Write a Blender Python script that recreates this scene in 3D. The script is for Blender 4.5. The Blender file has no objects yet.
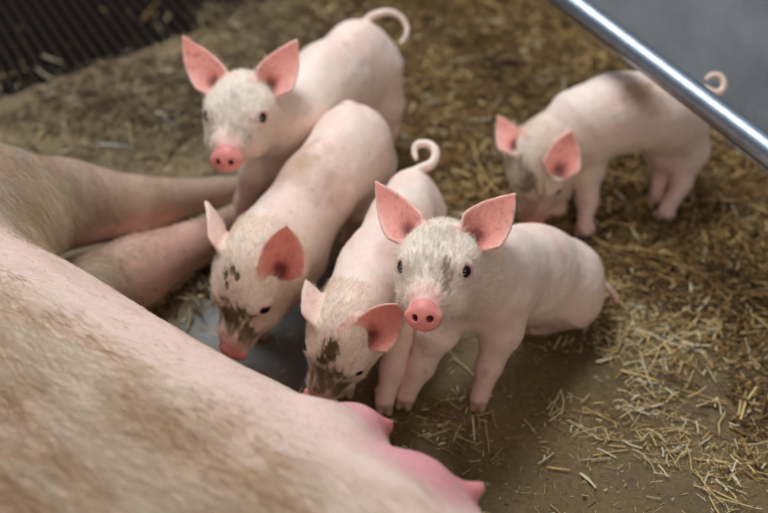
import bpy, math, random
import numpy as np
from mathutils import Vector

# ------------------------------------------------------------------ camera, world, light
scn = bpy.context.scene
PITCH = math.radians(38.0); FPX = 1400.0; CAMH = 1.14
cd = bpy.data.cameras.new('camera'); cam = bpy.data.objects.new('camera', cd)
scn.collection.objects.link(cam); scn.camera = cam
cam.location = (0, 0, CAMH); cam.rotation_euler = (math.pi/2 - PITCH, 0, 0)
cd.sensor_width = 36.0; cd.lens = FPX/768*36.0; cd.clip_start = 0.01
cd.dof.use_dof = True; cd.dof.focus_distance = 1.435; cd.dof.aperture_fstop = 2.8

w = bpy.data.worlds.new('world'); scn.world = w; w.use_nodes = True
bg = w.node_tree.nodes['Background']; bg.inputs[0].default_value = (0.62, 0.72, 0.86, 1); bg.inputs[1].default_value = 0.21

def area(name, loc, target, size, power, col):
    l = bpy.data.lights.new(name, 'AREA'); l.shape = 'RECTANGLE'; l.size = size[0]; l.size_y = size[1]
    l.energy = power; l.color = col
    o = bpy.data.objects.new(name, l); scn.collection.objects.link(o); o.location = loc
    o.rotation_euler = (Vector(target)-Vector(loc)).to_track_quat('-Z', 'Y').to_euler()
    return o
area('skylight', (-0.5, 2.1, 2.9), (0.0, 1.25, 0), (0.9, 0.8), 74, (0.82, 0.92, 1.0))
area('rear_rim_light', (-1.2, 4.6, 2.9), (0.0, 1.3, 0.1), (2.2, 1.2), 70, (0.86, 0.93, 1.0))  # added lamp: rims the backs, gives the wet floor and rail something to reflect
area('front_fill', (1.1, -1.6, 2.2), (0.0, 1.2, 0.1), (1.8, 1.4), 27, (1.0, 0.92, 0.82))  # added warm fill from the front, brightens the piglets' faces
scn.view_settings.view_transform = 'Standard'; scn.view_settings.look = 'None'
scn.view_settings.gamma = 1.0; scn.view_settings.use_curve_mapping = False
scn.view_settings.exposure = 0.02

# ------------------------------------------------------------------ helpers
_fw = np.array([0, math.cos(PITCH), -math.sin(PITCH)]); _up = np.array([0, math.sin(PITCH), math.cos(PITCH)])
_C = np.array([0, 0, CAMH])
def at(px, py, z=0.0):
    """the point of the place at height z seen at a pixel of the photograph"""
    d = _fw*FPX + np.array([1., 0, 0])*(px-384) + _up*(256.5-py)
    return _C + d*((z-CAMH)/d[2])
def ray(px, py):
    d = _fw*FPX + np.array([1., 0, 0])*(px-384) + _up*(256.5-py); return d/np.linalg.norm(d)
def unit(v): v = np.asarray(v, float); return v/np.linalg.norm(v)
def srgb(r, g, b):
    return np.array([((c/255)/12.92 if c/255 <= 0.04045 else ((c/255+0.055)/1.055)**2.4) for c in (r, g, b)])
rng = np.random.default_rng(7)

def vnoise(p, seed=0):
    p = np.asarray(p, float); i = np.floor(p).astype(np.int64); f = p-i; f = f*f*(3-2*f)
    def h(a, b, c):
        n = (a*374761393 + b*668265263 + c*2147483647*3 + seed*974634777) & 0xffffffff
        n = ((n ^ (n >> 13))*1274126177) & 0xffffffff
        return ((n ^ (n >> 16)) & 0xffff)/65535.0
    r = 0
    for dx in (0, 1):
        for dy in (0, 1):
            for dz in (0, 1):
                wt = (f[:, 0] if dx else 1-f[:, 0])*(f[:, 1] if dy else 1-f[:, 1])*(f[:, 2] if dz else 1-f[:, 2])
                r = r + wt*h(i[:, 0]+dx, i[:, 1]+dy, i[:, 2]+dz)
    return r
def fbm(p, s, seed=0): return (vnoise(p*s, seed)*.55 + vnoise(p*s*2.1, seed+5)*.3 + vnoise(p*s*4.3, seed+9)*.15)
def sstep(a, b, x): t = np.clip((x-a)/(b-a), 0, 1); return t*t*(3-2*t)

def make_mesh(name, V, F, mat, parent=None, smooth=True, col=None):
    """F: (n,k) int array or list of such arrays"""
    me = bpy.data.meshes.new(name); Fs = F if isinstance(F, list) else [F]
    Fs = [np.asarray(f, np.int32) for f in Fs if len(f)]
    V = np.asarray(V, np.float32)
    me.vertices.add(len(V)); me.vertices.foreach_set('co', V.ravel())
    tot = np.concatenate([np.full(len(f), f.shape[1]) for f in Fs]); idx = np.concatenate([f.ravel() for f in Fs])
    st = np.concatenate([[0], np.cumsum(tot)[:-1]])
    me.loops.add(len(idx)); me.loops.foreach_set('vertex_index', idx.astype(np.int32))
    me.polygons.add(len(tot)); me.polygons.foreach_set('loop_start', st.astype(np.int32))
    me.polygons.foreach_set('use_smooth', np.full(len(tot), smooth))
    if col is not None:
        a = me.color_attributes.new('pigment', 'FLOAT_COLOR', 'POINT')
        c = np.ones((len(V), 4), np.float32); c[:, :3] = col; a.data.foreach_set('color', c.ravel())
    me.update(calc_edges=True); me.validate()
    if mat: me.materials.append(mat)
    o = bpy.data.objects.new(name, me); scn.collection.objects.link(o)
    if parent is not None: o.parent = parent
    return o
def tag(o, label=None, cat=None, group=None, kind=None):
    if label: o['label'] = label
    if cat: o['category'] = cat
    if group: o['group'] = group
    if kind: o['kind'] = kind
    return o
def empty(name, loc, label, cat, group=None):
    o = bpy.data.objects.new(name, None); scn.collection.objects.link(o)
    o.empty_display_size = .05; tag(o, label, cat, group); o.location = loc; o['_'] = 0; del o['_']
    return o
def hang(child, root):   # parent a world-space mesh to a placed root
    child.parent = root; child.location = -Vector(root.location)

# ---- signed distance modelling -------------------------------------------------
class Field:
    def __init__(s, lo, hi, h):
        s.lo = np.array(lo, float); s.h = h; s.n = np.ceil((np.array(hi)-s.lo)/h).astype(int)+1
        s.d = np.full(s.n, 1.0, np.float32)
    def add(s, fn, lo, hi, k, mode='u'):
        m = k+4*s.h; lo = np.array(lo)-m; hi = np.array(hi)+m; w_ = np.maximum((hi-lo)/s.h, 1); step = max(2, int(300000/(w_[1]*w_[2])))*s.h
        x = lo[0]
        while x < hi[0]:      # slab by slab, on disjoint runs of grid planes
            i0 = max(0, int(math.ceil((x-s.lo[0])/s.h-1e-9))); i1 = min(int(s.n[0]), int(math.ceil((min(x+step, hi[0])-s.lo[0])/s.h-1e-9))); x += step
            j = np.clip(np.floor((lo-s.lo)/s.h).astype(int), 0, s.n); e = np.clip(np.ceil((hi-s.lo)/s.h).astype(int)+1, 0, s.n)
            if i1 <= i0 or e[1] <= j[1] or e[2] <= j[2]: continue
            g = [s.lo[0]+s.h*np.arange(i0, i1), s.lo[1]+s.h*np.arange(j[1], e[1]), s.lo[2]+s.h*np.arange(j[2], e[2])]
            X = np.stack(np.meshgrid(*g, indexing='ij'), -1); sl = (slice(i0, i1), slice(j[1], e[1]), slice(j[2], e[2]))
            d = fn(X).astype(np.float32); a = s.d[sl]
            if mode == 'u': t = np.clip(.5+.5*(a-d)/k, 0, 1); s.d[sl] = a*(1-t)+d*t-k*t*(1-t)
            else: t = np.clip(.5-.5*(a+d)/k, 0, 1); s.d[sl] = a*(1-t)+(-d)*t+k*t*(1-t)
    def cap(s, a, b, ra, rb, k=.012, mode='u', squash=None):
        a = np.asarray(a, float); b = np.asarray(b, float); ab = b-a; R = max(ra, rb)
        def fn(X):
            q = X-a
            if squash is not None: ax, f = squash; c = (q@ax)[..., None]*ax; q = q-c+c/f; ab2 = ab-(ab@ax)*ax+(ab@ax)*ax/f
            else: ab2 = ab
            t = np.clip(q@ab2/(ab2@ab2+1e-12), 0, 1); r = ra+(rb-ra)*t
            return np.linalg.norm(q-t[..., None]*ab2, axis=-1)-r
        s.add(fn, np.minimum(a, b)-R, np.maximum(a, b)+R, k, mode)
    def ell(s, c, R, rad, k=.012, mode='u'):
        c = np.asarray(c, float); rad = np.asarray(rad, float); m = rad.max()
        def fn(X):
            q = (X-c)@R; k0 = np.linalg.norm(q/rad, axis=-1); k1 = np.linalg.norm(q/(rad*rad), axis=-1)+1e-6
            return k0*(k0-1)/k1
        s.add(fn, c-m, c+m, k, mode)
    def mesh(s):
        """naive surface nets"""
        d = s.d; n = d.shape; ins = d < 0
        c = ins.astype(np.int8)
        cnt = sum(c[i:n[0]-1+i, j:n[1]-1+j, k:n[2]-1+k] for i in (0, 1) for j in (0, 1) for k in (0, 1))
        cells = np.argwhere((cnt > 0) & (cnt < 8)); vid = np.full((n[0]-1, n[1]-1, n[2]-1), -1, np.int32)
        vid[tuple(cells.T)] = np.arange(len(cells))
        P = np.zeros((len(cells), 3)); N = np.zeros(len(cells))
        cor = [(i, j, k) for i in (0, 1) for j in (0, 1) for k in (0, 1)]
        for A in cor:
            for ax in range(3):
                if A[ax]: continue
                B = list(A); B[ax] = 1
                da = d[tuple((cells+A).T)].astype(float); db = d[tuple((cells+B).T)].astype(float)
                x = (da < 0) != (db < 0); t = np.where(x, da/(da-db+1e-20), 0)
                pt = np.array(A, float)+t[:, None]*(np.array(B)-np.array(A)); P[x] += pt[x]; N[x] += 1
        V = s.lo+s.h*(cells+P/np.maximum(N, 1)[:, None])
        F = []
        for ax in range(3):
            u, v = (ax+1) % 3, (ax+2) % 3
            sl0 = [slice(None)]*3; sl1 = [slice(None)]*3; sl0[ax] = slice(0, -1); sl1[ax] = slice(1, None)
            a = ins[tuple(sl0)]; b = ins[tuple(sl1)]
            e = np.argwhere(a != b); e = e[(e[:, u] > 0) & (e[:, v] > 0) & (e[:, u] < n[u]-1) & (e[:, v] < n[v]-1)]
            fl = a[tuple(e.T)]
            def cid(du, dv): q = e.copy(); q[:, u] -= du; q[:, v] -= dv; return vid[tuple(q.T)]
            q = np.stack([cid(1, 1), cid(0, 1), cid(0, 0), cid(1, 0)], 1)
            q[~fl] = q[~fl][:, ::-1]; F.append(q)
        return V, np.concatenate(F)

def vnormals(V, F):
    n = np.cross(V[F[:, 2]]-V[F[:, 0]], V[F[:, 3]]-V[F[:, 1]]); N = np.zeros_like(V)
    for i in range(4): np.add.at(N, F[:, i], n)
    return N/(np.linalg.norm(N, axis=1)[:, None]+1e-12)

def strands(name, P, N, comb, L, lift, width, col, mat, root, jit=.35, droop=.25):
    """thin tapering hairs as geometry: base points, normals, comb directions"""
    n = len(P); comb = comb-(comb*N).sum(1)[:, None]*N; comb /= np.linalg.norm(comb, axis=1)[:, None]+1e-9
    side = np.cross(N, comb)
    comb = comb+side*rng.normal(0, jit, n)[:, None]; comb /= np.linalg.norm(comb, axis=1)[:, None]
    lift = (lift*rng.uniform(.5, 1.5, n))[:, None]; L = (L*rng.uniform(.6, 1.25, n))[:, None]
    D = comb*np.cos(lift)+N*np.sin(lift); D2 = D-N*droop; D2 /= np.linalg.norm(D2, axis=1)[:, None]
    W = np.cross(D, rng.normal(size=(n, 3))); W /= np.linalg.norm(W, axis=1)[:, None]; W *= np.broadcast_to(width, (n,))[:, None]*.5
    p0 = P-N*.0006; p1 = p0+D*L*.5; p2 = p1+D2*L*.5
    V = np.stack([p0-W, p0+W, p1-W*.8, p1+W*.8, p2], 1).reshape(-1, 3)
    i = np.arange(n)[:, None]*5
    o = make_mesh(name, V, [i+np.array([[0, 1, 3, 2]]), i+np.array([[2, 3, 4]])], mat, None, True, np.repeat(col, 5, 0))
    hang(o, root); tag(o, kind='stuff'); return o

# ---- materials -----------------------------------------------------------------
def new_mat(name):
    m = bpy.data.materials.new(name); m.use_nodes = True; nt = m.node_tree; return m, nt, nt.nodes['Principled BSDF']
def node(nt, t, **kw):
    n = nt.nodes.new(t)
    for k, v in kw.items():
        if k in n.inputs: n.inputs[k].default_value = v
        else: setattr(n, k, v)
    return n
def pigment_mat(name, rough, sss=0.0, bump=0.0, bscale=900, spec=.4, mott=0.0, hair=False):
    m, nt, b = new_mat(name); a = node(nt, 'ShaderNodeVertexColor', layer_name='pigment'); L = nt.links.new
    src = a.outputs[0]; tc = node(nt, 'ShaderNodeTexCoord')
    if mott:
        nz = node(nt, 'ShaderNodeTexNoise', Scale=90.0, Detail=6.0, Roughness=.7); L(tc.outputs['Object'], nz.inputs['Vector'])
        mx = node(nt, 'ShaderNodeMix', data_type='RGBA', blend_type='MULTIPLY'); mx.inputs[0].default_value = 1
        mr = node(nt, 'ShaderNodeMapRange'); mr.inputs[1].default_value = .3; mr.inputs[2].default_value = .7
        mr.inputs[3].default_value = 1-mott; mr.inputs[4].default_value = 1+mott*.3
        L(nz.outputs[0], mr.inputs[0]); L(src, mx.inputs[6]); L(mr.outputs[0], mx.inputs[7]); src = mx.outputs[2]
    L(src, b.inputs['Base Color']); b.inputs['Roughness'].default_value = rough; b.inputs['Specular IOR Level'].default_value = spec
    if sss:
        b.inputs['Subsurface Weight'].default_value = sss; b.inputs['Subsurface Radius'].default_value = (1, .35, .2)
        b.inputs['Subsurface Scale'].default_value = .006
    if bump:
        n2 = node(nt, 'ShaderNodeTexNoise', Scale=float(bscale), Detail=3.0); L(tc.outputs['Object'], n2.inputs['Vector'])
        bp = node(nt, 'ShaderNodeBump', Strength=bump, Distance=.0006); L(n2.outputs[0], bp.inputs['Height']); L(bp.outputs[0], b.inputs['Normal'])
    return m
M_skin = pigment_mat('piglet_skin', .5, .25, .5, 700, .3, .10)
M_sow = pigment_mat('sow_skin', .55, .15, .5, 350, .3, .12)
def hair_mat():
    m, nt, b = new_mat('bristle'); a = node(nt, 'ShaderNodeVertexColor', layer_name='pigment'); L = nt.links.new
    tr = node(nt, 'ShaderNodeBsdfTranslucent'); mx = node(nt, 'ShaderNodeMixShader'); mx.inputs[0].default_value = .45
    L(a.outputs[0], b.inputs['Base Color']); L(a.outputs[0], tr.inputs[0]); b.inputs['Roughness'].default_value = .45
    L(b.outputs[0], mx.inputs[1]); L(tr.outputs[0], mx.inputs[2]); L(mx.outputs[0], nt.nodes['Material Output'].inputs[0]); return m
M_hair = hair_mat()
M_straw = pigment_mat('straw', .7, 0, 0, spec=.12)
def plain(name, col, rough, metal=0, spec=.5):
    m, nt, b = new_mat(name); b.inputs['Base Color'].default_value = (*col, 1); b.inputs['Roughness'].default_value = rough
    b.inputs['Metallic'].default_value = metal; b.inputs['Specular IOR Level'].default_value = spec; return m
M_eye = plain('dark_eye', (.006, .004, .003), .04, 0, .35)

# ------------------------------------------------------------------ ground shape
def gh(x, y):
    """height of the littered ground: straw banked against the wall and at the back"""
    x = np.asarray(x, float); y = np.asarray(y, float)
    P = np.stack([x, y, 0*x], -1).reshape(-1, 3)
    return (straw_density(x, y)*.009*(.5+fbm(P, 14, 3).reshape(x.shape)))
def blob(x, y, px, py, rx, ry=None, ang=0):
    c = at(px, py); ry = ry or rx; dx = x-c[0]; dy = y-c[1]; ca, sa = math.cos(ang), math.sin(ang)
    return np.exp(-(((dx*ca+dy*sa)/rx)**2+((-dx*sa+dy*ca)/ry)**2))
wA = at(545, 5)[:2]; wB = at(768, 182)[:2]; wdir = (wB-wA)/np.linalg.norm(wB-wA); wnor = np.array([wdir[1], -wdir[0]])  # towards the pen
if wnor @ (np.array([0, 1.4])-wA) < 0: wnor = -wnor
def straw_density(x, y):
    x = np.asarray(x, float); y = np.asarray(y, float)
    dw = (x-wA[0])*wnor[0]+(y-wA[1])*wnor[1]        # distance from the wall
    d = 1.05*blob(x, y, 715, 262, .13, .12, .3)+.9*blob(x, y, 620, 175, .20, .14)+.35*blob(x, y, 765, 400, .08, .14)+1.0*blob(x, y, 610, 100, .22, .16)
    d = d+.95*np.exp(-(dw/.22)**2)*sstep(1.30, 1.5, y)+.85*blob(x, y, 470, 90, .22, .30)+.7*blob(x, y, 400, 10, .3, .2)
    d = d+.4*blob(x, y, 150, 110, .28, .13)+.45*blob(x, y, 190, 290, .05, .05)+.3*blob(x, y, 150, 90, .2, .1)
    return np.clip(d, 0, 1)

# ------------------------------------------------------------------ floor
gx = np.linspace(-1.6, 1.5, 311); gy = np.linspace(-.2, 3.2, 341); GX, GY = np.meshgrid(gx, gy, indexing='ij')
GZ = gh(GX, GY)
sA = at(0, 112)[:2]; sB = at(328, -2)[:2]; sdir = (sB-sA)/np.linalg.norm(sB-sA); snor = np.array([-sdir[1], sdir[0]])
if snor[1] < 0: snor = -snor
ds = (GX-sA[0])*snor[0]+(GY-sA[1])*snor[1]       # beyond this line lies the slatted dunging area
inside = (ds > .03) & (((GX-sA[0])*sdir[0]+(GY-sA[1])*sdir[1]) < 1.5)
idx = np.arange(GX.size).reshape(GX.shape)
Fq = np.stack([idx[:-1, :-1], idx[1:, :-1], idx[1:, 1:], idx[:-1, 1:]], -1)
keep = ~inside[:-1, :-1]
m, nt, b = new_mat('dirty_concrete'); L = nt.links.new
tc = node(nt, 'ShaderNodeTexCoord'); geo = tc.outputs['Object']
n1 = node(nt, 'ShaderNodeTexNoise', Scale=5.0, Detail=8.0, Roughness=.62); L(geo, n1.inputs['Vector'])
cr = node(nt, 'ShaderNodeValToRGB'); L(n1.outputs[0], cr.inputs[0])
cr.color_ramp.elements[0].position = .33; cr.color_ramp.elements[0].color = (*srgb(86, 68, 42), 1)
cr.color_ramp.elements[1].position = .68; cr.color_ramp.elements[1].color = (*srgb(128, 104, 66), 1)
n2 = node(nt, 'ShaderNodeTexNoise', Scale=160.0, Detail=6.0, Roughness=.75); L(geo, n2.inputs['Vector'])
cr2 = node(nt, 'ShaderNodeValToRGB'); L(n2.outputs[0], cr2.inputs[0])
cr2.color_ramp.elements[0].position = .3; cr2.color_ramp.elements[0].color = (.6, .6, .6, 1)
cr2.color_ramp.elements[1].position = .72; cr2.color_ramp.elements[1].color = (1.25, 1.2, 1.1, 1)
mx = node(nt, 'ShaderNodeMix', data_type='RGBA', blend_type='MULTIPLY'); mx.inputs[0].default_value = 1
L(cr.outputs[0], mx.inputs[6]); L(cr2.outputs[0], mx.inputs[7])
# wet patch by the nursing piglets, the sky's reflection painted in as grey
wet_c = at(285, 320)
vm = node(nt, 'ShaderNodeVectorMath', operation='DISTANCE'); L(geo, vm.inputs[0]); vm.inputs[1].default_value = tuple(wet_c)
n3 = node(nt, 'ShaderNodeTexNoise', Scale=14.0, Detail=4.0); L(geo, n3.inputs['Vector'])
ad = node(nt, 'ShaderNodeMath', operation='MULTIPLY_ADD'); L(n3.outputs[0], ad.inputs[0]); ad.inputs[1].default_value = .12; L(vm.outputs['Value'], ad.inputs[2])
mr = node(nt, 'ShaderNodeMapRange'); L(ad.outputs[0], mr.inputs[0]); mr.inputs[1].default_value = .21; mr.inputs[2].default_value = .14; mr.inputs[3].default_value = 0; mr.inputs[4].default_value = 1
mw = node(nt, 'ShaderNodeMix', data_type='RGBA'); L(mr.outputs[0], mw.inputs[0]); L(mx.outputs[2], mw.inputs[6]); mw.inputs[7].default_value = (*srgb(112, 112, 108), 1)
L(mw.outputs[2], b.inputs['Base Color'])
rr = node(nt, 'ShaderNodeMapRange'); L(mr.outputs[0], rr.inputs[0]); rr.inputs[3].default_value = .62; rr.inputs[4].default_value = .28; L(rr.outputs[0], b.inputs['Roughness'])
bp = node(nt, 'ShaderNodeBump', Strength=.6, Distance=.002); L(n2.outputs[0], bp.inputs['Height']); L(bp.outputs[0], b.inputs['Normal'])
M_floor = m; b.inputs['Specular IOR Level'].default_value = .3
fl = make_mesh('floor', np.stack([GX, GY, GZ], -1).reshape(-1, 3), Fq[keep].reshape(-1, 4), M_floor)
tag(fl, 'brown dirty concrete pen floor', None, None, 'structure')

# slatted grate over the dark slurry channel
M_pit = plain('slurry_channel', tuple(srgb(16, 13, 11)), .8)
M_slat = plain('cast_slat', tuple(srgb(34, 24, 17)), .9, 0, .1)
def boxes(specs):
    """specs: centre, axis u, axis v, half sizes -> V, F (z is the third axis)"""
    V = []; F = []
    for c, u, v, hu, hv, z0, z1 in specs:
        b0 = len(V)
        for z in (z0, z1):
            for su, sv in ((-1, -1), (1, -1), (1, 1), (-1, 1)):
                p = np.array(c)+u*hu*su+v*hv*sv; V.append((p[0], p[1], z))
        for q in ((0, 3, 2, 1), (4, 5, 6, 7), (0, 1, 5, 4), (1, 2, 6, 5), (2, 3, 7, 6), (3, 0, 4, 7)): F.append([b0+i for i in q])
    return np.array(V), np.array(F)
slat_dir = unit([.46, -.888]); slat_perp = np.array([slat_dir[1], -slat_dir[0]]); 
if slat_perp[0] < 0: slat_perp = -slat_perp
o0 = at(80, 30)[:2]; sp = []
for i in range(-40, 75):
    c0 = o0+slat_perp*i*.019
    # clip the slat to the grate: from the pen edge to .9 m beyond
    dn = slat_dir@snor; t1 = -((c0-sA)@snor-.02)/dn; t0 = t1-1.0*math.copysign(1, t1-(-1e9)) if False else t1+(.75/dn)
    a, bb = c0+slat_dir*t0, c0+slat_dir*t1; mid = (a+bb)/2
    s_al = (mid-sA)@sdir
    if -1.1 < s_al < 1.9: sp.append((mid, slat_dir, slat_perp, np.linalg.norm(bb-a)/2, .0052, -.02, .0))
for j in range(0, 3):
    c = sA+sdir*.35+snor*(.03+j*.34); sp.append((c, sdir, snor, 1.35, .007, -.022, -.002))
V, F = boxes(sp)
g = make_mesh('floor_grate', V, F, M_slat, None, False)
tag(g, 'dark slatted floor grate at the back left of the pen', 'floor grate')
V, F = boxes([(sA+sdir*.35+snor*.38, sdir, snor, 1.5, .42, -.16, -.12)])
tag(make_mesh('trim_1', V, F, M_pit, None, False), 'dark channel under the slatted grate', None, None, 'structure')

# wall
m, nt, b = new_mat('painted_panel'); L = nt.links.new; tc = node(nt, 'ShaderNodeTexCoord')
n1 = node(nt, 'ShaderNodeTexNoise', Scale=7.0, Detail=7.0, Roughness=.65); L(tc.outputs['Object'], n1.inputs['Vector'])
cr = node(nt, 'ShaderNodeValToRGB'); L(n1.outputs[0], cr.inputs[0])
cr.color_ramp.elements[0].position = .3; cr.color_ramp.elements[0].color = (*srgb(138, 142, 148), 1)
cr.color_ramp.elements[1].position = .6; cr.color_ramp.elements[1].color = (*srgb(178, 184, 192), 1)
n2 = node(nt, 'ShaderNodeTexNoise', Scale=28.0, Detail=5.0, Roughness=.8); L(tc.outputs['Object'], n2.inputs['Vector'])
c2 = node(nt, 'ShaderNodeValToRGB'); L(n2.outputs[0], c2.inputs[0])
c2.color_ramp.elements[0].position = .59; c2.color_ramp.elements[0].color = (1, 1, 1, 1); c2.color_ramp.elements[1].position = .68; c2.color_ramp.elements[1].color = (.42, .36, .30, 1)
mx = node(nt, 'ShaderNodeMix', data_type='RGBA', blend_type='MULTIPLY'); mx.inputs[0].default_value = .8
L(cr.outputs[0], mx.inputs[6]); L(c2.outputs[0], mx.inputs[7]); L(mx.outputs[2], b.inputs['Base Color']); b.inputs['Roughness'].default_value = .55
wc = (wA+wB)/2-wnor*.03
V, F = boxes([(wc, wdir, wnor, 1.35, .03, -.02, 1.0)])
tag(make_mesh('wall_right', V, F, m, None, False), 'smooth grey pen wall panel', None, None, 'structure')

# rail
def tube_mesh(P, R, seg=24, caps=True):
    P = np.array(P, float); n = len(P); V = []; F = []
    T = np.gradient(P, axis=0); T /= np.linalg.norm(T, axis=1)[:, None]
    a = np.array([0, 0, 1.]) if abs(T[0][2]) < .9 else np.array([1., 0, 0]); N = np.cross(T[0], a); N /= np.linalg.norm(N)
    R = np.broadcast_to(R, (n,))
    for i in range(n):
        N = N-(N@T[i])*T[i]; N /= np.linalg.norm(N); B = np.cross(T[i], N)
        for j in range(seg):
            t = 2*math.pi*j/seg; V.append(P[i]+R[i]*(N*math.cos(t)+B*math.sin(t)))
    for i in range(n-1):
        for j in range(seg): k = (j+1) % seg; F.append((i*seg+j, i*seg+k, (i+1)*seg+k, (i+1)*seg+j))
    if caps:
        for i, s in ((0, -1), (n-1, 1)):
            c = len(V); V.append(P[i])
            for j in range(seg): k = (j+1) % seg; F.append((c, i*seg+j, i*seg+k, c) if s > 0 else (c, i*seg+k, i*seg+j, c))
    V = np.array(V); F = np.array(F); tri = F[F[:, 0] == F[:, 3]][:, :3]; quad = F[F[:, 0] != F[:, 3]]
    return V, [quad, tri] if len(tri) else [quad]
m, nt, b = new_mat('galvanised_steel'); L = nt.links.new; tc = node(nt, 'ShaderNodeTexCoord')
n1 = node(nt, 'ShaderNodeTexNoise', Scale=60.0, Detail=5.0); L(tc.outputs['Object'], n1.inputs['Vector'])
cr = node(nt, 'ShaderNodeValToRGB'); L(n1.outputs[0], cr.inputs[0])
cr.color_ramp.elements[0].color = (*srgb(140, 146, 154), 1); cr.color_ramp.elements[1].color = (*srgb(186, 192, 200), 1)
L(cr.outputs[0], b.inputs['Base Color']); b.inputs['Metallic'].default_value = 1; b.inputs['Roughness'].default_value = .37
M_steel = m
rA = at(567, 0, .26); rB = at(768, 151, .27); rd = (rB-rA)
rail_root = empty('rail', tuple(rA-rd*1.9), 'straight galvanised steel pipe rail crossing in front of the grey wall', 'rail')
V, F = tube_mesh([rA-rd*1.9, rA, rB, rB+rd*1.0], .0165, 40)
r = make_mesh('pipe', V, F, M_steel); hang(r, rail_root)
# posts that carry it, both beyond the frame
for q in (rA-rd*1.8, rB+rd*.9):
    V, F = tube_mesh([np.array([q[0], q[1], 0]), np.array([q[0], q[1], q[2]])], .0148, 24)
    p = make_mesh('post', V, F, M_steel); hang(p, rail_root)

# ------------------------------------------------------------------ piglets
def frame(yaw, pitch, roll):
    y, p, r = np.radians([yaw, pitch, roll])
    f = np.array([math.sin(y)*math.cos(p), -math.cos(y)*math.cos(p), -math.sin(p)])
    x = np.cross(f, [0, 0, 1.]); x /= np.linalg.norm(x); u = np.cross(x, f)
    X = x*math.cos(r)+u*math.sin(r); return np.stack([X, f, np.cross(X, f)], 1)
SK = srgb(242, 215, 198); SKP = srgb(232, 182, 166); WH = srgb(248, 232, 216); SNO = srgb(230, 142, 130); EARIN = srgb(234, 146, 128)
MUD = srgb(112, 97, 64); HOOF = srgb(146, 112, 88); DIRT = srgb(176, 132, 92)

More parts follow.
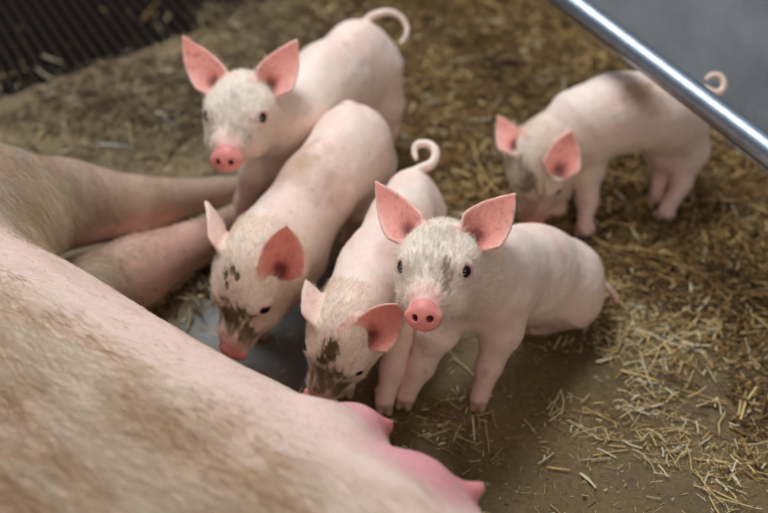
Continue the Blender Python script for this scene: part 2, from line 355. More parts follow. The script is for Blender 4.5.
def earw_(W, u): return W*np.power(np.clip(1-u, 0, 1), 1.05)*(.80+1.35*np.clip(u, 0, 1))*1.17*np.sqrt(np.clip((u+.20)/.32, 0, 1))
def pt(s): return at(s[0], s[1], s[2])
def piglet(name, label, S):
    H = np.array(S['hp'], float); R = frame(*S['ypr']); s = S.get('s', 1.0); hl = lambda v: H+R@(np.array(v)*s)
    sp = [(pt(q), q[3]) for q in S['spine']]       # rump ... neck
    legs = [[(pt(q), q[3]) for q in l] for l in S['legs']]
    allp = np.array([p for p, _ in sp]+[p for l in legs for p, _ in l]+[H, hl((0, .12, -.02)), hl((.07, 0, .11)), hl((-.07, 0, .11))]+[pt(q) for q in S['tail']])
    F = Field(np.maximum(allp.min(0)-.065, (-9, -9, -.01)), allp.max(0)+.065, .0018)
    up = np.array([0, 0, 1.])
    # torso
    for (a, ra), (b, rb) in zip(sp[:-1], sp[1:]):
        d = unit(b-a); lat = unit(np.cross(d, up)); F.cap(a, b, ra, rb, .02, squash=(lat, .90))
    nk = S.get('nape', (-.008, -.008, .036, .03)); F.cap(sp[-1][0], H+R@np.array([0, nk[0], nk[1]])*s, sp[-1][1], nk[2]*s, nk[3])
    # legs
    hooves = []
    hipk = .022
    for li, l in enumerate(legs):
        for i, ((a, ra), (b, rb)) in enumerate(zip(l[:-1], l[1:])):
            F.cap(a, b, ra, rb, hipk if i == 0 else .010)
        tip, rt = l[-1]; prev = l[-2][0]
        td = S['toe'][li] if 'toe' in S else S.get('tdir', (0, -1)); td = unit(np.array([td[0], td[1], 0.])); sd = np.cross(td, up)
        ax = unit(tip-prev)
        base = tip-ax*.004
        flat = abs(ax[2]) < .45
        for k in (-1, 1):
            if flat: e = tip+ax*.016+sd*.0045*k
            else: e = np.array([tip[0], tip[1], 0])+td*.010+sd*.0052*k; e[2] = gh(e[0], e[1])+.0055
            F.cap(base+sd*.004*k, e, .0078, .0050, .0025); hooves.append(e)
            dc = base+sd*.008*k-td*.007; dc[2] += .006 if not flat else 0
            F.cap(dc, dc+np.array([0, 0, -.007])-td*.002, .0042, .003, .003)
    # tail
    T0 = [pt(q) for q in S['tail']]; T = []
    for i in range(len(T0)-1):
        a0, a1, a2, a3 = T0[max(i-1, 0)], T0[i], T0[i+1], T0[min(i+2, len(T0)-1)]
        T += [.5*((2*a1)+(a2-a0)*t+(2*a0-5*a1+4*a2-a3)*t*t+(3*a1-a0-3*a2+a3)*t**3) for t in (0, .34, .67)]
    T.append(T0[-1]); n = len(T)
    for i in range(n-1):
        r0 = .0052-.0030*i/(n-1); r1 = .0052-.0030*(i+1)/(n-1); F.cap(T[i], T[i+1], r0, r1, .006 if i == 0 else .003)
    # head
    E = lambda c, rad, k=.01, mode='u': F.ell(hl(c), R, np.array(rad)*s, k*s, mode)
    Cp = lambda a, b, ra, rb, k=.01, mode='u': F.cap(hl(a), hl(b), ra*s, rb*s, k*s, mode)
    [Cp((-.012, y_, -.0065), (.012, y_, -.0065), .0012, .0012, .003) for y_ in (.081,)]
    E((0, -.002, .006), (.0395, .045, .041), .02)
    for k in (-1, 1):
        Cp((.020*k, -.002, -.016), (.017*k, .042, -.023), .0260, .020, .018)    # jowl
        Cp((.026*k, .016, .012), (.022*k, .038, .010), .0165, .014, .012)      # brow and cheek
    Cp((0, .025, -.002), (0, .078, -.020), .0315, .0195, .02)                  # muzzle
    Cp((0, .080, -.021), (0, .094, -.022), .0165, .0165, .006)
    Cp((0, .030, -.030), (0, .076, -.037), .020, .0095, .008)                  # lower jaw
    n_ = unit(np.array([0, 1, .18])); c = np.array([0, .0985, -.0215])         # snout disc
    def disc(X):
        q = ((X-hl(c))@R)/s; ax = q@n_; q2 = q-ax[..., None]*n_; rad = np.sqrt((q2[..., 0]/1.22)**2+q2[..., 1]**2+(q2[..., 2]/np.where(q2[..., 2] > 0, .56, .82))**2)
        a = np.maximum(rad-.0128, 0); b2 = np.maximum(np.abs(ax)-.0015, 0); return (np.sqrt(a*a+b2*b2)-.0036)*s
    F.add(disc, hl(c)-.024*s, hl(c)+.024*s, .004*s)
    for k in (-1, 1):
        F.ell(hl((.0072*k, .1035, -.0210)), R, np.array([.0030, .006, .0038])*s, .002*s, 'c')
        Cp((.0135*k, .088, -.0335), (.021*k, .050, -.036), .0016, .0018, .003, 'c')   # mouth line
        Cp((.030*k, .0395, .0085), (.036*k, .044, .0085), .0062, .0062, .003, 'c')    # eye socket
        Cp((.0275*k, .034, .0165), (.035*k, .036, .013), .0042, .0036, .005); Cp((.0285*k, .041, .0005), (.035*k, .038, .0025), .0036, .003, .005)
    # ears
    ears = []
    for e in S['ears']:
        k = e['k']; B = hl((e.get('bx', .032)*k, e.get('by', -.006), e.get('bz', .026))); Ln = e['L']*s; rr = ray(*e['tip']); q = B-_C; pr = q@rr; cl = _C+rr*pr; h2 = Ln*Ln-((B-cl)@(B-cl))
        tip = cl+rr*(math.sqrt(h2) if h2 > 0 else 0)*e.get('far', 1); Ln = np.linalg.norm(tip-B); U = unit(tip-B)
        nh = R@unit(np.array(e['n'], float)*np.array([k, 1, 1])) if 'n' in e else unit(_C-B); Nn = nh-(nh@U)*U; Nn = unit(Nn); Vv = np.cross(Nn, U); Wd = e['W']*s; B = B+Nn*e.get('off', .002)
        ears.append((B, U, Vv, Nn, Ln, Wd)); t = .0017; cup = e.get('cup', 9.0)
        bow = e.get('bow', .18)*(1 if Vv@(R[:, 0]*k) > 0 else -1)
        def leaf(X, bow=bow, B=B, U=U, Vv=Vv, Nn=Nn, Ln=Ln, Wd=Wd, t=t, cup=cup):
            q = X-B; u = q@U/Ln; v = q@Vv; w_ = q@Nn; v = v-bow*Ln*.35*(np.clip(u, 0, 1)-np.clip(u, 0, 1)**2); uc = np.clip(u, -.19, 1)
            Wu = earw_(Wd, uc)
            vc = np.clip(v, -Wu, Wu); c_ = cup*(1+1.5*np.clip(1-uc*2.2, 0, 1))
            f = c_*vc*vc-.010*uc*(1-uc)+.010*np.clip(uc-.7, 0, 1)
            du = (u-uc)*Ln; tt = t*(1+1.2*np.clip(.35-uc, 0, .5)); return np.sqrt((v-vc)**2+((w_-f)*.9)**2+du*du)-tt
        F.add(leaf, B-Ln*1.1, B+Ln*1.1, .007)
    V, Q = F.mesh(); N = vnormals(V, Q)
    far_ = sstep(.07, .10, np.linalg.norm(V-H, axis=1)); V = V+N*(far_*(fbm(V, 22, 51)-.5)*.006)[:, None]; N = vnormals(V, Q)
    # ---- pigment
    q = (V-H)@R/s; nz = fbm(V, 60, 1); nf = fbm(V, 260, 2); nb = fbm(V, 16, 4)
    col = SK+(SKP-SK)*(sstep(.45, .7, nb)*.40)[:, None]
    def mixc(m_, c_):
        nonlocal col; col = col*(1-m_[:, None])+c_*m_[:, None]
    zrel = V[:, 2]
    mixc(.5*sstep(.09, .02, zrel), srgb(222, 160, 146))                       # pinker, scuffed lower legs
    head = sstep(-.03, .0, q[:, 1])*(np.linalg.norm(q, axis=1) < .15)
    mixc(.65*sstep(.060, .030, np.linalg.norm(q-[0, .01, .02], axis=1)), WH)
    sn = sstep(.0945, .0975, q[:, 1]+.18*q[:, 2]+.004)*(np.linalg.norm(q-[0, .1, -.02], axis=1) < .03); mixc(sn, SNO)
    mixc(.7*sstep(.034, .016, np.linalg.norm(q-[0, .093, -.016], axis=1))*(1-sn), SNO*.4+SKP*.6)
    spk = vnoise(q*480, 61)*.6+vnoise(q*210, 62)*.4; mixc(S.get('sp', .45)*sstep(.70, .80, spk)*sstep(.055, .030, np.linalg.norm(q-[0, .048, .015], axis=1))*(1-sn), MUD*.8)
    for k in (-1, 1):
        de = np.linalg.norm(q-[.0315*k, .0405, .0085], axis=1); mixc(.75*sstep(.0125, .0075, de), srgb(206, 132, 122)); mixc(sstep(.0068, .0056, de), srgb(80, 50, 46))
        mixc(sstep(.0052, .0030, np.linalg.norm(q-[.0066*k, .100, -.0215], axis=1)), srgb(120, 58, 52))
    earw = np.zeros(len(V))
    for B, U, Vv, Nn, Ln, Wd in ears:
        e = V-B; u = e@U/Ln; v = e@Vv; w_ = e@Nn
        on = sstep(-.18, -.08, u)*(u < 1.05)*(np.abs(v) < Wd*1.4)*(np.abs(w_-9*(1+1.5*np.clip(1-u*2.2, 0, 1))*v*v+.010*u*(1-u)-.010*np.clip(u-.7, 0, 1)) < .006); fr = (N@Nn) > 0
        edge = sstep(.75, 1.15, np.abs(v)/(earw_(Wd, u)+1e-5))
        mixc(on*fr*.92*(1-.45*edge), EARIN); mixc(on*(~fr)*.55, SKP)
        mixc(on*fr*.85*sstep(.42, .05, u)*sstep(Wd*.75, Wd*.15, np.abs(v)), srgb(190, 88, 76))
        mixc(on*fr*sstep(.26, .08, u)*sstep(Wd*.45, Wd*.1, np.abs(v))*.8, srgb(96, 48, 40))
        mixc(on*S.get('specks', .35)*sstep(.66, .74, nf), srgb(140, 80, 64)); earw = np.maximum(earw, on)
    for e in hooves: mixc(.85*sstep(.013, .007, np.linalg.norm(V-e, axis=1)), HOOF)
    # mud on face (head coordinates) and dirt on body (world)
    for c_, r_, a_, st in S.get('mud', []):
        d_ = np.linalg.norm((q-np.array(c_))/np.array(r_), axis=1)
        sq = q*np.array([280, 80, 170]) if st else q*150; n_s = vnoise(sq, 21)*.7+vnoise(sq*2.3, 22)*.3
        mixc(np.clip(a_*sstep(.30, .75, (n_s-.5)*(1.5 if st else .6)+(1.2-d_)*(.75 if st else 1.0)+.16)*(d_ < 1.3), 0, 1), MUD)
    for px, py, z, r_, a_ in S.get('dirt', []):
        mixc(a_*sstep(1.1, .3, np.linalg.norm(V-at(px, py, z), axis=1)/r_+1.4*(nz-.5)), DIRT)
    for px, py, z, r_, a_ in S.get('rosy', []): mixc(a_*sstep(1.2, .2, np.linalg.norm(V-at(px, py, z), axis=1)/r_+.8*(nb-.5)), srgb(224, 146, 134))
    mixc(S.get('grime', .10)*sstep(.55, .75, nz)*sstep(.5, .62, nf), srgb(120, 92, 66))
    root = empty(name, (sp[0][0][0], sp[0][0][1], 0), label, 'piglet', 'litter of piglets')
    body = make_mesh('body', V, Q, M_skin, None, True, col); hang(body, root)
    for k in (-1, 1):
        c = hl((.0314*k, .0408, .0085)); rad = .0074*s; Ve = []; Fe = []; nu, nv = 12, 20
        for i in range(nu+1):
            for j in range(nv): t = math.pi*i/nu; f = 2*math.pi*j/nv; Ve.append(c+rad*np.array([math.sin(t)*math.cos(f), math.sin(t)*math.sin(f), math.cos(t)]))
        for i in range(nu):
            for j in range(nv): Fe.append((i*nv+j, (i+1)*nv+j, (i+1)*nv+(j+1) % nv, i*nv+(j+1) % nv))
        eo = make_mesh('eye', Ve, np.array(Fe), M_eye); hang(eo, root)
    # ---- bristles
    A = np.linalg.norm(np.cross(V[Q[:, 2]]-V[Q[:, 0]], V[Q[:, 3]]-V[Q[:, 1]]), axis=1)
    qf = q[Q[:, 0]]; hd = (np.linalg.norm(qf-[0, .03, 0], axis=1) < .085); wgt = A*(1+4*sstep(.115, .065, np.linalg.norm(qf-[0, .03, 0], axis=1)))*np.where(sn[Q[:, 0]] > .3, 0.02, 1)*np.where(earw[Q[:, 0]] > .5, .35, 1)*(V[Q[:, 0], 2] > .02)
    wgt *= np.min([np.linalg.norm(qf-[.0315*k, .0405, .0085], axis=1) for k in (-1, 1)], 0) > .012
    nh_ = 26000; fi = rng.choice(len(Q), nh_, p=wgt/wgt.sum()); uv = rng.uniform(0, 1, (nh_, 2, 1)); a_, b_, c_, d_ = [V[Q[fi, i]] for i in range(4)]
    P = (a_*(1-uv[:, 0])+b_*uv[:, 0])*(1-uv[:, 1])+(d_*(1-uv[:, 0])+c_*uv[:, 0])*uv[:, 1]; Nn = N[Q[fi, 0]]
    hdm = hd[fi]; back = unit(sp[0][0]-sp[-1][0])
    comb = np.where(hdm[:, None], -R[:, 1]+R[:, 0]*0, back+np.array([0, 0, -.6])); 
    Lh = np.where(hdm, .0095, .0065); lf = np.where(hdm, .42, .26)
    hc = srgb(*S.get('hair', (252, 240, 221)))*rng.uniform(.75, 1.05, nh_)[:, None]*np.array([1., 1, 1]); md = col[Q[fi, 0]]
    lum = md.mean(1)/SK.mean(); wm = np.clip((lum-.25)/.6, 0, 1)[:, None]; hc = md*1.15*(1-wm)+hc*wm
    strands('bristles', P, Nn, comb, Lh, lf, np.where(hdm, .00032, .00022), hc, M_hair, root)
    for nm, l in (('eR', (.031, .04, .008)), ('eL', (-.031, .04, .008)), ('snout', (0, .103, -.024))):
        pass
    return root

SPEC = []
SPEC.append(('piglet', 'pale pink piglet furthest back left, head up and facing the camera, tail curled', dict(
    hp=(-.174, 1.475, .218), ypr=(-8, -8, -3), s=1.0,
    spine=[(356, 60, .165, .055), (325, 86, .165, .053), (291, 124, .155, .053), (268, 118, .185, .042)],
    legs=[[(272, 140, .14, .03), (258, 172, .10, .022), (246, 200, .055, .0135), (241, 232, .012, .0095)],
          [(305, 140, .13, .03), (298, 175, .10, .022), (296, 205, .055, .0135), (294, 232, .012, .0095)],
          [(372, 72, .14, .045), (384, 104, .09, .028), (388, 130, .05, .013), (382, 155, .012, .0095)],
          [(345, 90, .14, .04), (352, 120, .09, .026), (352, 140, .05, .013), (346, 165, .012, .0095)]],
    tail=[(365, 22, .205), (372, 16, .212), (380, 13, .216), (389, 12, .216), (398, 15, .212), (404, 21, .205), (407, 29, .198), (405, 37, .19), (400, 43, .185)],
    ears=[dict(k=1, tip=(184, 38), L=.078, W=.021), dict(k=-1, tip=(296, 42), L=.074, W=.024)],
    mud=[((0, .05, .02), (.024, .03, .03), .25, 1), ((-.01, .07, -.005), (.02, .02, .02), .45, 0)], grime=.25)))
SPEC.append(('piglet', 'middle piglet nosing the sow, dark muddy spots on its forehead and bridge', dict(
    hp=(-.146, 1.271, .133), ypr=(-31, 42, 0), s=1.03,
    spine=[(350, 149, .155, .057), (317, 190, .146, .050), (289, 234, .120, .052), (270, 250, .130, .045)],
    legs=[[(272, 250, .09, .03), (272, 280, .065, .02), (262, 302, .038, .0135), (246, 322, .012, .0095)],
          [(300, 262, .085, .03), (291, 285, .065, .02), (276, 306, .038, .0135), (260, 328, .012, .0095)],
          [(368, 165, .12, .038), (372, 182, .08, .022), (372, 195, .045, .012), (367, 212, .012, .0095)],
          [(345, 180, .12, .04), (355, 205, .08, .024), (357, 222, .045, .012), (350, 240, .012, .0095)]],
    tail=[(352, 106, .205), (345, 105, .205), (337, 110, .195)],
    ears=[dict(k=1, tip=(209, 200), L=.070, W=.018, n=(-.3, 1, .1)), dict(k=-1, tip=(287, 222), L=.064, W=.025, bx=.038, bz=.020, by=-.006, far=-1, off=.004)],
    mud=[((-.004, .022, .040), (.004, .006, .01), 1.3, 0), ((.003, .017, .040), (.0045, .006, .01), 1.3, 0), ((-.002, .070, .008), (.022, .016, .02), .8, 1), ((.007, .034, .034), (.0035, .005, .01), 1.3, 0), ((.011, .024, .038), (.004, .006, .01), 1.2, 0),
         ((0, .062, .012), (.026, .018, .02), .95, 1), ((-.016, .075, -.005), (.014, .016, .018), .9, 1)],
    dirt=[(300, 165, .19, .05, .45), (308, 160, .20, .02, .5)], grime=.2, hair=(252, 236, 212))))
SPEC.append(('piglet', 'small piglet with lowered muddy snout, nursing left of the sitting piglet', dict(
    hp=(-.038, 1.166, .131), ypr=(-40, 50, 22), s=.92,
    spine=[(410, 196, .150, .034), (400, 225, .145, .040), (380, 275, .125, .052), (364, 303, .13, .040)],
    rosy=[(385, 262, .16, .030, .45), (395, 300, .12, .03, .4)],
    legs=[[(390, 295, .11, .03), (402, 330, .08, .0195), (393, 368, .045, .0135), (384, 402, .012, .0100)],
          [(362, 300, .10, .03), (356, 335, .07, .019), (350, 362, .04, .0125), (345, 385, .012, .0095)],
          [(418, 215, .12, .036), (424, 245, .08, .024), (428, 265, .045, .012), (424, 286, .012, .0095)],
          [(402, 220, .12, .034), (406, 250, .08, .024), (412, 272, .045, .012), (408, 295, .012, .0095)]],
    tail=[(415, 172, .178), (422, 168, .182), (430, 165, .186), (435, 158, .190), (435, 150, .195), (430, 145, .197), (423, 143.5, .197), (416, 145.5, .195), (414, 152, .190), (416, 159, .186)],
    ears=[dict(k=1, tip=(308, 278), L=.060, W=.018, by=.002, n=(-.4, 1, .2)), dict(k=-1, tip=(403, 302), L=.070, W=.025, far=-1)],
    mud=[((.004, .034, .034), (.015, .026, .03), 1.0, 1), ((0, .066, .010), (.026, .026, .03), .85, 1), ((-.018, .074, -.008), (.014, .018, .018), .9, 0)], grime=.15, hair=(252, 236, 214))))
SPEC.append(('piglet', 'piglet at the right standing under the rail, head lowered into the straw', dict(
    hp=(.208, 1.545, .103), ypr=(-20, 66, -1), s=.95,
    spine=[(665, 109, .158, .054), (618, 113, .152, .052), (580, 126, .140, .047), (566, 138, .128, .036)], nape=(-.02, -.022, .030, .014),
    legs=[[(580, 140, .12, .03), (588, 168, .08, .021), (588, 200, .045, .0125), (584, 230, .014, .0100)],
          [(560, 140, .12, .03), (560, 165, .08, .021), (560, 190, .045, .0125), (556, 212, .014, .0095)],
          [(678, 122, .13, .044), (688, 150, .085, .028), (681, 184, .045, .0135), (664, 217, .014, .0100)],
          [(655, 120, .13, .036), (662, 148, .085, .024), (664, 172, .045, .0125), (657, 200, .014, .0095)]],
    tail=[(698, 90, .19), (706, 90, .196), (715, 93, .194), (722, 90, .196), (724, 83, .202), (720, 76, .208), (712, 75, .209), (706, 79, .206)],
    ears=[dict(k=1, tip=(499, 118), L=.060, W=.018), dict(k=-1, tip=(571, 131), L=.054, W=.024, bx=.036, bz=.036, by=.010, off=.013)],
    mud=[((.004, .04, .035), (.024, .022, .03), .75, 1), ((.014, .012, .04), (.016, .014, .02), .6, 1), ((0, .075, .005), (.02, .02, .02), .45, 1)],
    rosy=[(655, 138, .10, .028, .5)], dirt=[(637, 92, .20, .028, .6), (652, 100, .19, .03, .35)], grime=.2, tdir=(-1, -.2))))
SPEC.append(('piglet', 'front piglet sitting on its haunches and looking straight at the camera', dict(
    hp=(.060, 1.168, .218), ypr=(-12.5, -18, -4), s=1.0,
    spine=[(556, 281, .062, .057), (530, 274, .100, .058), (490, 276, .150, .055), (466, 272, .185, .042)],
    legs=[[(496, 300, .13, .034), (501, 330, .095, .024), (489, 367, .048, .0148), (479, 399, .012, .0110)],
          [(452, 300, .13, .030), (437, 332, .095, .022), (420, 366, .048, .0145), (405, 397, .012, .0108)],
          [(563, 292, .055, .050), (542, 306, .032, .027), (566, 317, .016, .0125), (533, 327, .012, .0105)],
          [(568, 268, .045, .036), (575, 275, .03, .02), (580, 285, .014, .0115), (565, 288, .010, .0095)]],
    tail=[(604, 284, .04), (610, 291, .03), (615, 297, .02), (617, 302, .014)],
    ears=[dict(k=1, tip=(377, 184), L=.076, W=.021), dict(k=-1, tip=(513, 196), L=.076, W=.025)],
    mud=[((-.016, .066, .002), (.008, .020, .02), .7, 1), ((-.004, .054, .018), (.012, .018, .02), .35, 1), ((.016, .052, .012), (.012, .02, .02), .3, 1), ((0, .02, .04), (.022, .020, .02), .28, 1), ((-.013, .048, .018), (.004, .008, .01), .8, 0)],
    dirt=[(481, 374, .055, .010, .8), (424, 368, .055, .008, .7)], rosy=[(550, 292, .07, .030, .5), (500, 300, .11, .03, .25), (450, 310, .11, .03, .3)], grime=.18, tdir=(-.25, -1))))
for nm, lb, S in SPEC: piglet(nm, lb, S)

# ------------------------------------------------------------------ sow
def sow():
    sil = [(-60, 185), (70, 272), (145, 318), (245, 380), (330, 420), (415, 478), (500, 556)]
    zt = .25; S = np.array([at(a, b, zt) for a, b in sil]); ax = unit(S[5]-S[1]); n = unit(np.array([-ax[1], ax[0], 0])); n = n if n[1] > 0 else -n
    a_, b_ = .235, .165; root_c = S[2]-n*.19
    F = Field((-1.15, .15, -.02), (.75, 1.75, .42), .006)
    Rm = np.stack([ax, n, [0, 0, 1.]], 1)
    C = [s_-n*.185+np.array([0, 0, .145-zt]) for s_ in S]
    def torso(X):
        best = np.full(X.shape[:-1], 9., np.float32)
        for p, q in zip(C[:-1], C[1:]):
            d = (q-p); Y = X-p; t = np.clip(Y@d/(d@d), 0, 1); Z = Y-t[..., None]*d
            hh = Z@n; vv = Z[..., 2]; al = Z@ax; k0 = np.sqrt((hh/a_)**2+(vv/b_)**2+(al/a_)**2); k1 = np.sqrt((hh/a_**2)**2+(vv/b_**2)**2+(al/a_**2)**2)+1e-6
            dd = k0*(k0-1)/k1; kk = .03; t2 = np.clip(.5+.5*(best-dd)/kk, 0, 1); best = best*(1-t2)+dd*t2-kk*t2*(1-t2)
        return best
    F.add(torso, (-1.1, .2, -.02), (.7, 1.7, .4), .03)
    P = lambda x, y, z: at(x, y, z)
    # shoulder and upper foreleg
    F.cap(P(-150, 235, .19), P(-20, 222, .15), .13, .090, .08)
    F.cap(P(-20, 218, .15), P(60, 203, .115), .090, .056, .02)
    F.cap(P(60, 203, .115), P(135, 207, .085), .056, .040, .012)
    F.cap(P(135, 207, .085), P(215, 192, .045), .040, .020, .010)
    F.cap(P(215, 192, .045), P(246, 187, .034), .020, .017, .008)
    for s_, e_ in ((P(246, 187, .030), P(262, 181, .022)), (P(236, 217, .022), P(250, 205, .014))):
        for k in (-1, 1): F.cap(s_+k*n*.009, e_+k*n*.010, .013, .009, .004)
    # lower foreleg
    F.cap(P(60, 310, .05), P(135, 272, .045), .05, .044, .008)
    F.cap(P(135, 272, .045), P(190, 246, .035), .044, .031, .008)
    F.cap(P(190, 246, .035), P(236, 217, .022), .031, .018, .008)
    # udder and teats
    def teat(c, tip, r0, r1, bulge, rb):
        F.cap(c-n*.03, c, rb, bulge, .03); F.cap(c, tip, r0, r1, .012)
    te = []
    for c, tip, r0, r1, bu, rb in [(P(354, 428, .222), P(390, 425, .215), .014, .0070, .024, .05),
                                   (P(407, 500, .225), P(479, 489, .222), .013, .0068, .040, .06),
                                   (P(330, 440, .12), P(345, 432, .10), .016, .008, .030, .06),
                                   (P(258, 402, .13), P(266, 392, .09), .016, .008, .026, .06),
                                   (P(180, 360, .12), P(200, 352, .08), .016, .008, .024, .06)]:
        teat(c, tip, r0, r1, bu, rb); te.append((c, tip, bu))
    F.d = np.maximum(F.d, -(F.lo[2]+F.h*np.arange(F.n[2]))[None, None, :].astype(np.float32)-.0)
    V, Q = F.mesh(); N = vnormals(V, Q)
    # fine surface undulation (skin folds along the belly)
    nb = fbm(V, 7, 31); nz = fbm(V, 40, 32); nf = fbm(V, 120, 33)
    V = V+N*((nb-.5)*.012)[:, None]
    base = srgb(224, 192, 174); fur = srgb(194, 162, 136); col = np.tile(base, (len(V), 1))
    def mixc(m_, c_):
        nonlocal col; col = col*(1-m_[:, None])+c_*m_[:, None]
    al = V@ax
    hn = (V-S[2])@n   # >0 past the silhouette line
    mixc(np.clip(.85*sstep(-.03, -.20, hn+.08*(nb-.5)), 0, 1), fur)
    mixc(.4*sstep(-.06, -.01, hn), srgb(232, 188, 176))
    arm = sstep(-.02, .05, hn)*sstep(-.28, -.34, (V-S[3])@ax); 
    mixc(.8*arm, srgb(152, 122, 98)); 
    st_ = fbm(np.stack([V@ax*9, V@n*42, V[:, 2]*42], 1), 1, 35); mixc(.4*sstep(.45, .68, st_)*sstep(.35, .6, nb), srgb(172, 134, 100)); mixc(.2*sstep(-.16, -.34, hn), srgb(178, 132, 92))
    lowl = sstep(1.0, .7, np.linalg.norm((V-P(165, 255, .06))/np.array([.13, .09, .06]), axis=1)); mixc(.6*lowl, srgb(214, 158, 140))
    for c, tip, bu in te:
        d = np.linalg.norm(V-c, axis=1); mixc(.75*sstep(bu*2.1, bu*.9, d+.02*(nz-.5)), srgb(214, 126, 134)); mixc(.8*sstep(.03, .012, np.linalg.norm(V-tip, axis=1)), srgb(204, 112, 112))
    root = empty('sow', (C[3][0], C[3][1], 0), 'huge blond-haired sow lying on her side along the left foreground', 'sow')
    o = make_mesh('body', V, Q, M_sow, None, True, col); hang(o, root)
    # hair
    A = np.linalg.norm(np.cross(V[Q[:, 2]]-V[Q[:, 0]], V[Q[:, 3]]-V[Q[:, 1]]), axis=1)
    f0 = Q[:, 0]; hf = hn[f0]; dens = .4+.8*sstep(-.03, -.16, hf); tuft = np.exp(-(np.linalg.norm(V[f0]-P(52, 232, .16), axis=1)/.085)**2)
    dens = dens+2.0*tuft+.5*arm[f0]
    for c, tip, bu in te: dens = dens*(.08+.92*sstep(bu*.9, bu*2, np.linalg.norm(V[f0]-c, axis=1)))
    vis = (V[f0, 2] > .01)&(N[f0, 2] > -.4)
    wgt = A*dens*vis; nh = 150000; fi = rng.choice(len(Q), nh, p=wgt/wgt.sum()); uv = rng.uniform(0, 1, (nh, 2, 1)); a1, b1, c1, d1 = [V[Q[fi, i]] for i in range(4)]
    Pp = (a1*(1-uv[:, 0])+b1*uv[:, 0])*(1-uv[:, 1])+(d1*(1-uv[:, 0])+c1*uv[:, 0])*uv[:, 1]
    comb = np.tile(ax*1.0-n*.12, (nh, 1))+np.stack([vnoise(Pp*9, 41)-.5, vnoise(Pp*9, 42)-.5, 0*Pp[:, 0]], 1)*.9
    tf = tuft[fi]; comb = comb+tf[:, None]*(np.array([.5, .3, 0]))
    Lh = .0095+.0205*sstep(-.02, -.14, hf[fi])+.036*tf; shade = rng.uniform(.7, 1.1, (nh, 1))
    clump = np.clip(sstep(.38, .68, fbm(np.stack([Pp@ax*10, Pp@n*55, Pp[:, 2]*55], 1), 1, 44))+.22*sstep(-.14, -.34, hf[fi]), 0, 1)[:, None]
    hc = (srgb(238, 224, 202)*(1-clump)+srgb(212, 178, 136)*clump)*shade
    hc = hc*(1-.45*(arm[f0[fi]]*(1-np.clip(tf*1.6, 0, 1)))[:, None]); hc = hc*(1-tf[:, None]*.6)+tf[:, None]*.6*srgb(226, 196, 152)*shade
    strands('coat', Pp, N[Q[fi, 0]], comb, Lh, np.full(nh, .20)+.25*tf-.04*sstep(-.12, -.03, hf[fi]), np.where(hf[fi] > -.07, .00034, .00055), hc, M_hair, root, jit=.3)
sow()

# ------------------------------------------------------------------ straw litter
def straw_pieces(P, yaw, pitch, L, W, bend, col, name):
    n = len(P); d = np.stack([np.cos(yaw)*np.cos(pitch), np.sin(yaw)*np.cos(pitch), np.sin(pitch)], 1)
    s = np.stack([-np.sin(yaw), np.cos(yaw), rng.normal(0, .4, n)], 1); s /= np.linalg.norm(s, axis=1)[:, None]
    u = np.cross(d, s); L = L[:, None]; W = W[:, None]
    V = np.empty((n, 12, 3))
    for i, t in enumerate((-.5, 0, .5)):
        c = P+d*L*t+s*(bend[:, None]*L*(t*t*4-1)*-.5)
        for j, (a, b_) in enumerate(((-.5, -.18), (.5, -.18), (.5, .18), (-.5, .18))): V[:, i*4+j] = c+s*W*a+u*W*b_
    i0 = np.arange(n)[:, None]*12; F = []
    for k in (0, 4):
        for j in range(4): F.append(i0+np.array([[k+j, k+(j+1) % 4, k+4+(j+1) % 4, k+4+j]]))
    F.append(i0+np.array([[3, 2, 1, 0]])); F.append(i0+np.array([[8, 9, 10, 11]]))
    return make_mesh(name, V.reshape(-1, 3), np.concatenate(F), M_straw, None, False, np.repeat(col, 12, 0))
FEET = [at(661, 224), at(584, 237), at(556, 216), at(655, 206)]      # litter trodden aside by the rooting piglet
def scatter(n, lo, hi, dens):
    out = np.zeros((0, 2))
    while len(out) < n:
        c = rng.uniform(lo, hi, (n*3, 2)); c = c[rng.uniform(0, 1, len(c)) < dens(c[:, 0], c[:, 1])]
        for f_ in FEET: c = c[np.hypot(c[:, 0]-f_[0], c[:, 1]-f_[1]) > .024]
        out = np.concatenate([out, c])
    return out[:n]
def on_grate(x, y): return ((x-sA[0])*snor[0]+(y-sA[1])*snor[1]+.16*(fbm(np.stack([x, y, 0*x], 1), 11, 91)-.5)*2) > .035
def in_pen(x, y): return (~on_grate(x, y)|(rng.uniform(0, 1, len(x)) < .07))&(((x-wA[0])*wnor[0]+(y-wA[1])*wnor[1]) > .01)
def off_sow(x, y):
    sA_ = at(75, 262, .25)[:2]; sB_ = at(440, 462, .25)[:2]; a = unit(sB_-sA_); nn = np.array([-a[1], a[0]]); return ((x-sA_[0])*nn[0]+(y-sA_[1])*nn[1]) > .03
STR = np.array([srgb(206, 176, 122), srgb(168, 136, 88), srgb(140, 108, 66), srgb(112, 84, 52), srgb(212, 198, 164), srgb(84, 64, 42)])
def straw_col(n, p): return STR[rng.choice(6, n, p=p)]*rng.uniform(.8, 1.12, n)[:, None]
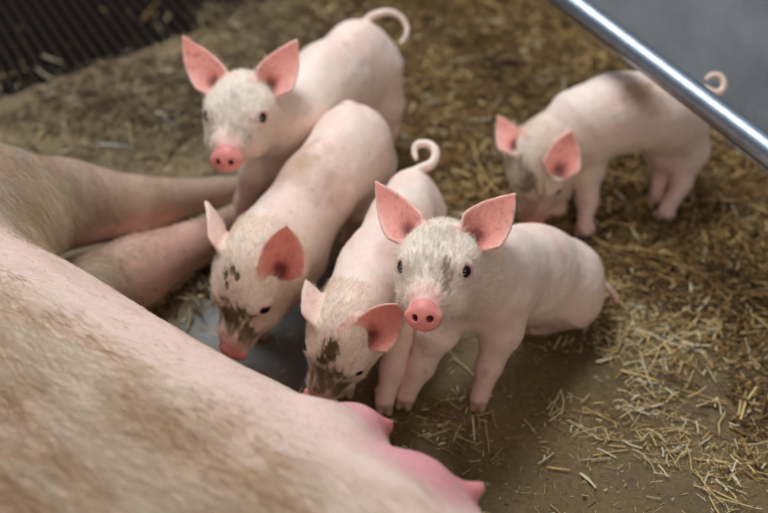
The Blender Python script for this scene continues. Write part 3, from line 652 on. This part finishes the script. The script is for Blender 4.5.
# thick bedding
n = 34000; c = scatter(n, (-1.1, .9), (1.1, 2.8), lambda x, y: (straw_density(x, y)**1.7)*in_pen(x, y)*off_sow(x, y))
dn = straw_density(c[:, 0], c[:, 1]); z = gh(c[:, 0], c[:, 1])+.001+rng.uniform(0, 1, n)**2*.014*dn
Ls = rng.gamma(3.0, .0085, n).clip(.006, .09)
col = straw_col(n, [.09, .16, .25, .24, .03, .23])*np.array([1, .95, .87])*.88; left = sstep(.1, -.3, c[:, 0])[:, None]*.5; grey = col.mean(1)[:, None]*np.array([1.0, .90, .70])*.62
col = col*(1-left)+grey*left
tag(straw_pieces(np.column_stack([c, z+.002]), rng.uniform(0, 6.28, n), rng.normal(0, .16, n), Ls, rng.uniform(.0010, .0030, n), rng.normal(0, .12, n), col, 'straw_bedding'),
    'golden straw bedding heaped along the wall and across the back', 'straw', None, 'stuff')
# loose stalks and chaff on the bare floor
n = 5200; clump = lambda x, y: sstep(.42, .72, fbm(np.stack([x, y, 0*x], 1), 13, 77))
base_d = lambda x, y: np.clip(.05+.36*blob(x, y, 700, 430, .15, .24)+.22*blob(x, y, 560, 480, .16, .12)+.25*blob(x, y, 640, 330, .12, .10)+.22*blob(x, y, 500, 440, .06)+.3*blob(x, y, 190, 300, .08)+.15*blob(x, y, 290, 350, .06)+.4*straw_density(x, y), 0, 1)
c = scatter(n, (-.7, .95), (.75, 2.2), lambda x, y: base_d(x, y)*(.06+.94*clump(x, y))*in_pen(x, y)*off_sow(x, y))
col = straw_col(n, [.38, .26, .1, .05, .19, .02])
tag(straw_pieces(np.column_stack([c, gh(c[:, 0], c[:, 1])+.0018+rng.uniform(0, .004, n)]), rng.uniform(0, 6.28, n), rng.normal(0, .05, n), rng.gamma(2.2, .0075, n).clip(.004, .06), rng.uniform(.0005, .0017, n), rng.normal(0, .09, n), col, 'loose_straw'),
    'loose straw stalks scattered over the bare floor at the lower right', 'straw', None, 'stuff')
n = 15000; c = scatter(n, (-.7, .95), (.75, 2.2), lambda x, y: (.15+base_d(x, y))*(.25+.75*clump(x, y))*in_pen(x, y)*off_sow(x, y))
tag(straw_pieces(np.column_stack([c, gh(c[:, 0], c[:, 1])+.0008]), rng.uniform(0, 6.28, n), rng.normal(0, .05, n), rng.gamma(1.6, .003, n).clip(.001, .014), rng.uniform(.0004, .0012, n), np.zeros(n), straw_col(n, [.3, .3, .2, .05, .13, .02])*.85, 'chaff'),
    'fine chaff flecks dusting the damp concrete floor', 'chaff', None, 'stuff')
# single stalks that stand out
def stalk(px0, py0, px1, py1, w_, c_, label, bend=0.0, lift=.004):
    a = at(px0, py0, lift); b_ = at(px1, py1, lift); z0 = float(gh(a[0], a[1])); a[2] = b_[2] = z0+lift
    mid = (a+b_)/2; d = b_-a; L = np.linalg.norm(d); d /= L; s = np.cross([0, 0, 1.], d); V = []; Fs = []
    ts = np.linspace(0, 1, 7)
    for t in ts:
        c0 = a+(b_-a)*t+s*bend*L*math.sin(math.pi*t)
        ww = w_*(.65+.35*math.sin(math.pi*min(1, t*1.3+.1)))
        for j in range(8): f = 2*math.pi*j/8; V.append(c0+s*ww*.5*math.cos(f)+np.array([0, 0, 1])*ww*.22*math.sin(f))
    for i in range(6):
        for j in range(8): Fs.append((i*8+j, i*8+(j+1) % 8, (i+1)*8+(j+1) % 8, (i+1)*8+j))
    V = np.array(V); loc = Vector((mid[0], mid[1], z0)); Fs = np.array(Fs)
    e1 = np.array([[0, 7, 6, 5], [0, 5, 4, 3], [0, 3, 2, 1]]); e2 = 48+np.array([[0, 1, 2, 3], [0, 3, 4, 5], [0, 5, 6, 7]])
    o = make_mesh('straw_stalk', V-np.array(loc), np.concatenate([Fs, e1, e2]), M_straw, None, True, np.tile(c_, (len(V), 1))); o.location = loc
    tag(o, label, 'straw stalk', 'straw stalks lying apart on the floor')
P_ = srgb(216, 200, 160); G_ = srgb(206, 172, 104); W_ = srgb(214, 210, 192)
stalk(596, 362, 612, 358, .0042, P_, 'short pale flat straw piece on bare floor below the sitting piglet')
stalk(620, 370, 660, 382, .0036, G_, 'long golden stalk pointing toward the lower right straw drift', .03)
stalk(580, 473, 596, 488, .0040, P_, 'broad pale stalk near the bottom edge of the floor', .05)
stalk(547, 467, 570, 470, .0030, G_, 'thin golden stalk lying level at the lower middle of the floor')
stalk(716, 398, 721, 417, .0030, srgb(190, 176, 138), 'whitish stalk standing out in the grey straw at far right', .05)
stalk(154, 112, 172, 127, .0050, W_, 'whitish flake lying on the dirt left of the back piglet', .02)
stalk(98, 145, 135, 149, .0048, srgb(176, 176, 160), 'long greyish flake on the dirt above the sow forelegs', .02)
stalk(42, 56, 62, 63, .0060, srgb(150, 136, 104), 'upper of two pale flakes lying on the dark grate', .0)
stalk(42, 75, 62, 84, .0060, srgb(140, 126, 96), 'lower of two pale flakes lying on the dark grate', .0)
stalk(142, 22, 158, 2, .0048, srgb(126, 92, 48), 'brown stalk lying across the dark grate near the top edge', .04)
stalk(402, 135, 405, 147, .0060, srgb(196, 200, 180), 'pale upright flake above the curled tail of the small piglet', .0)
stalk(524, 84, 534, 99, .0046, srgb(190, 160, 100), 'tan stalk in the bedding left of the piglet under the rail', .04)
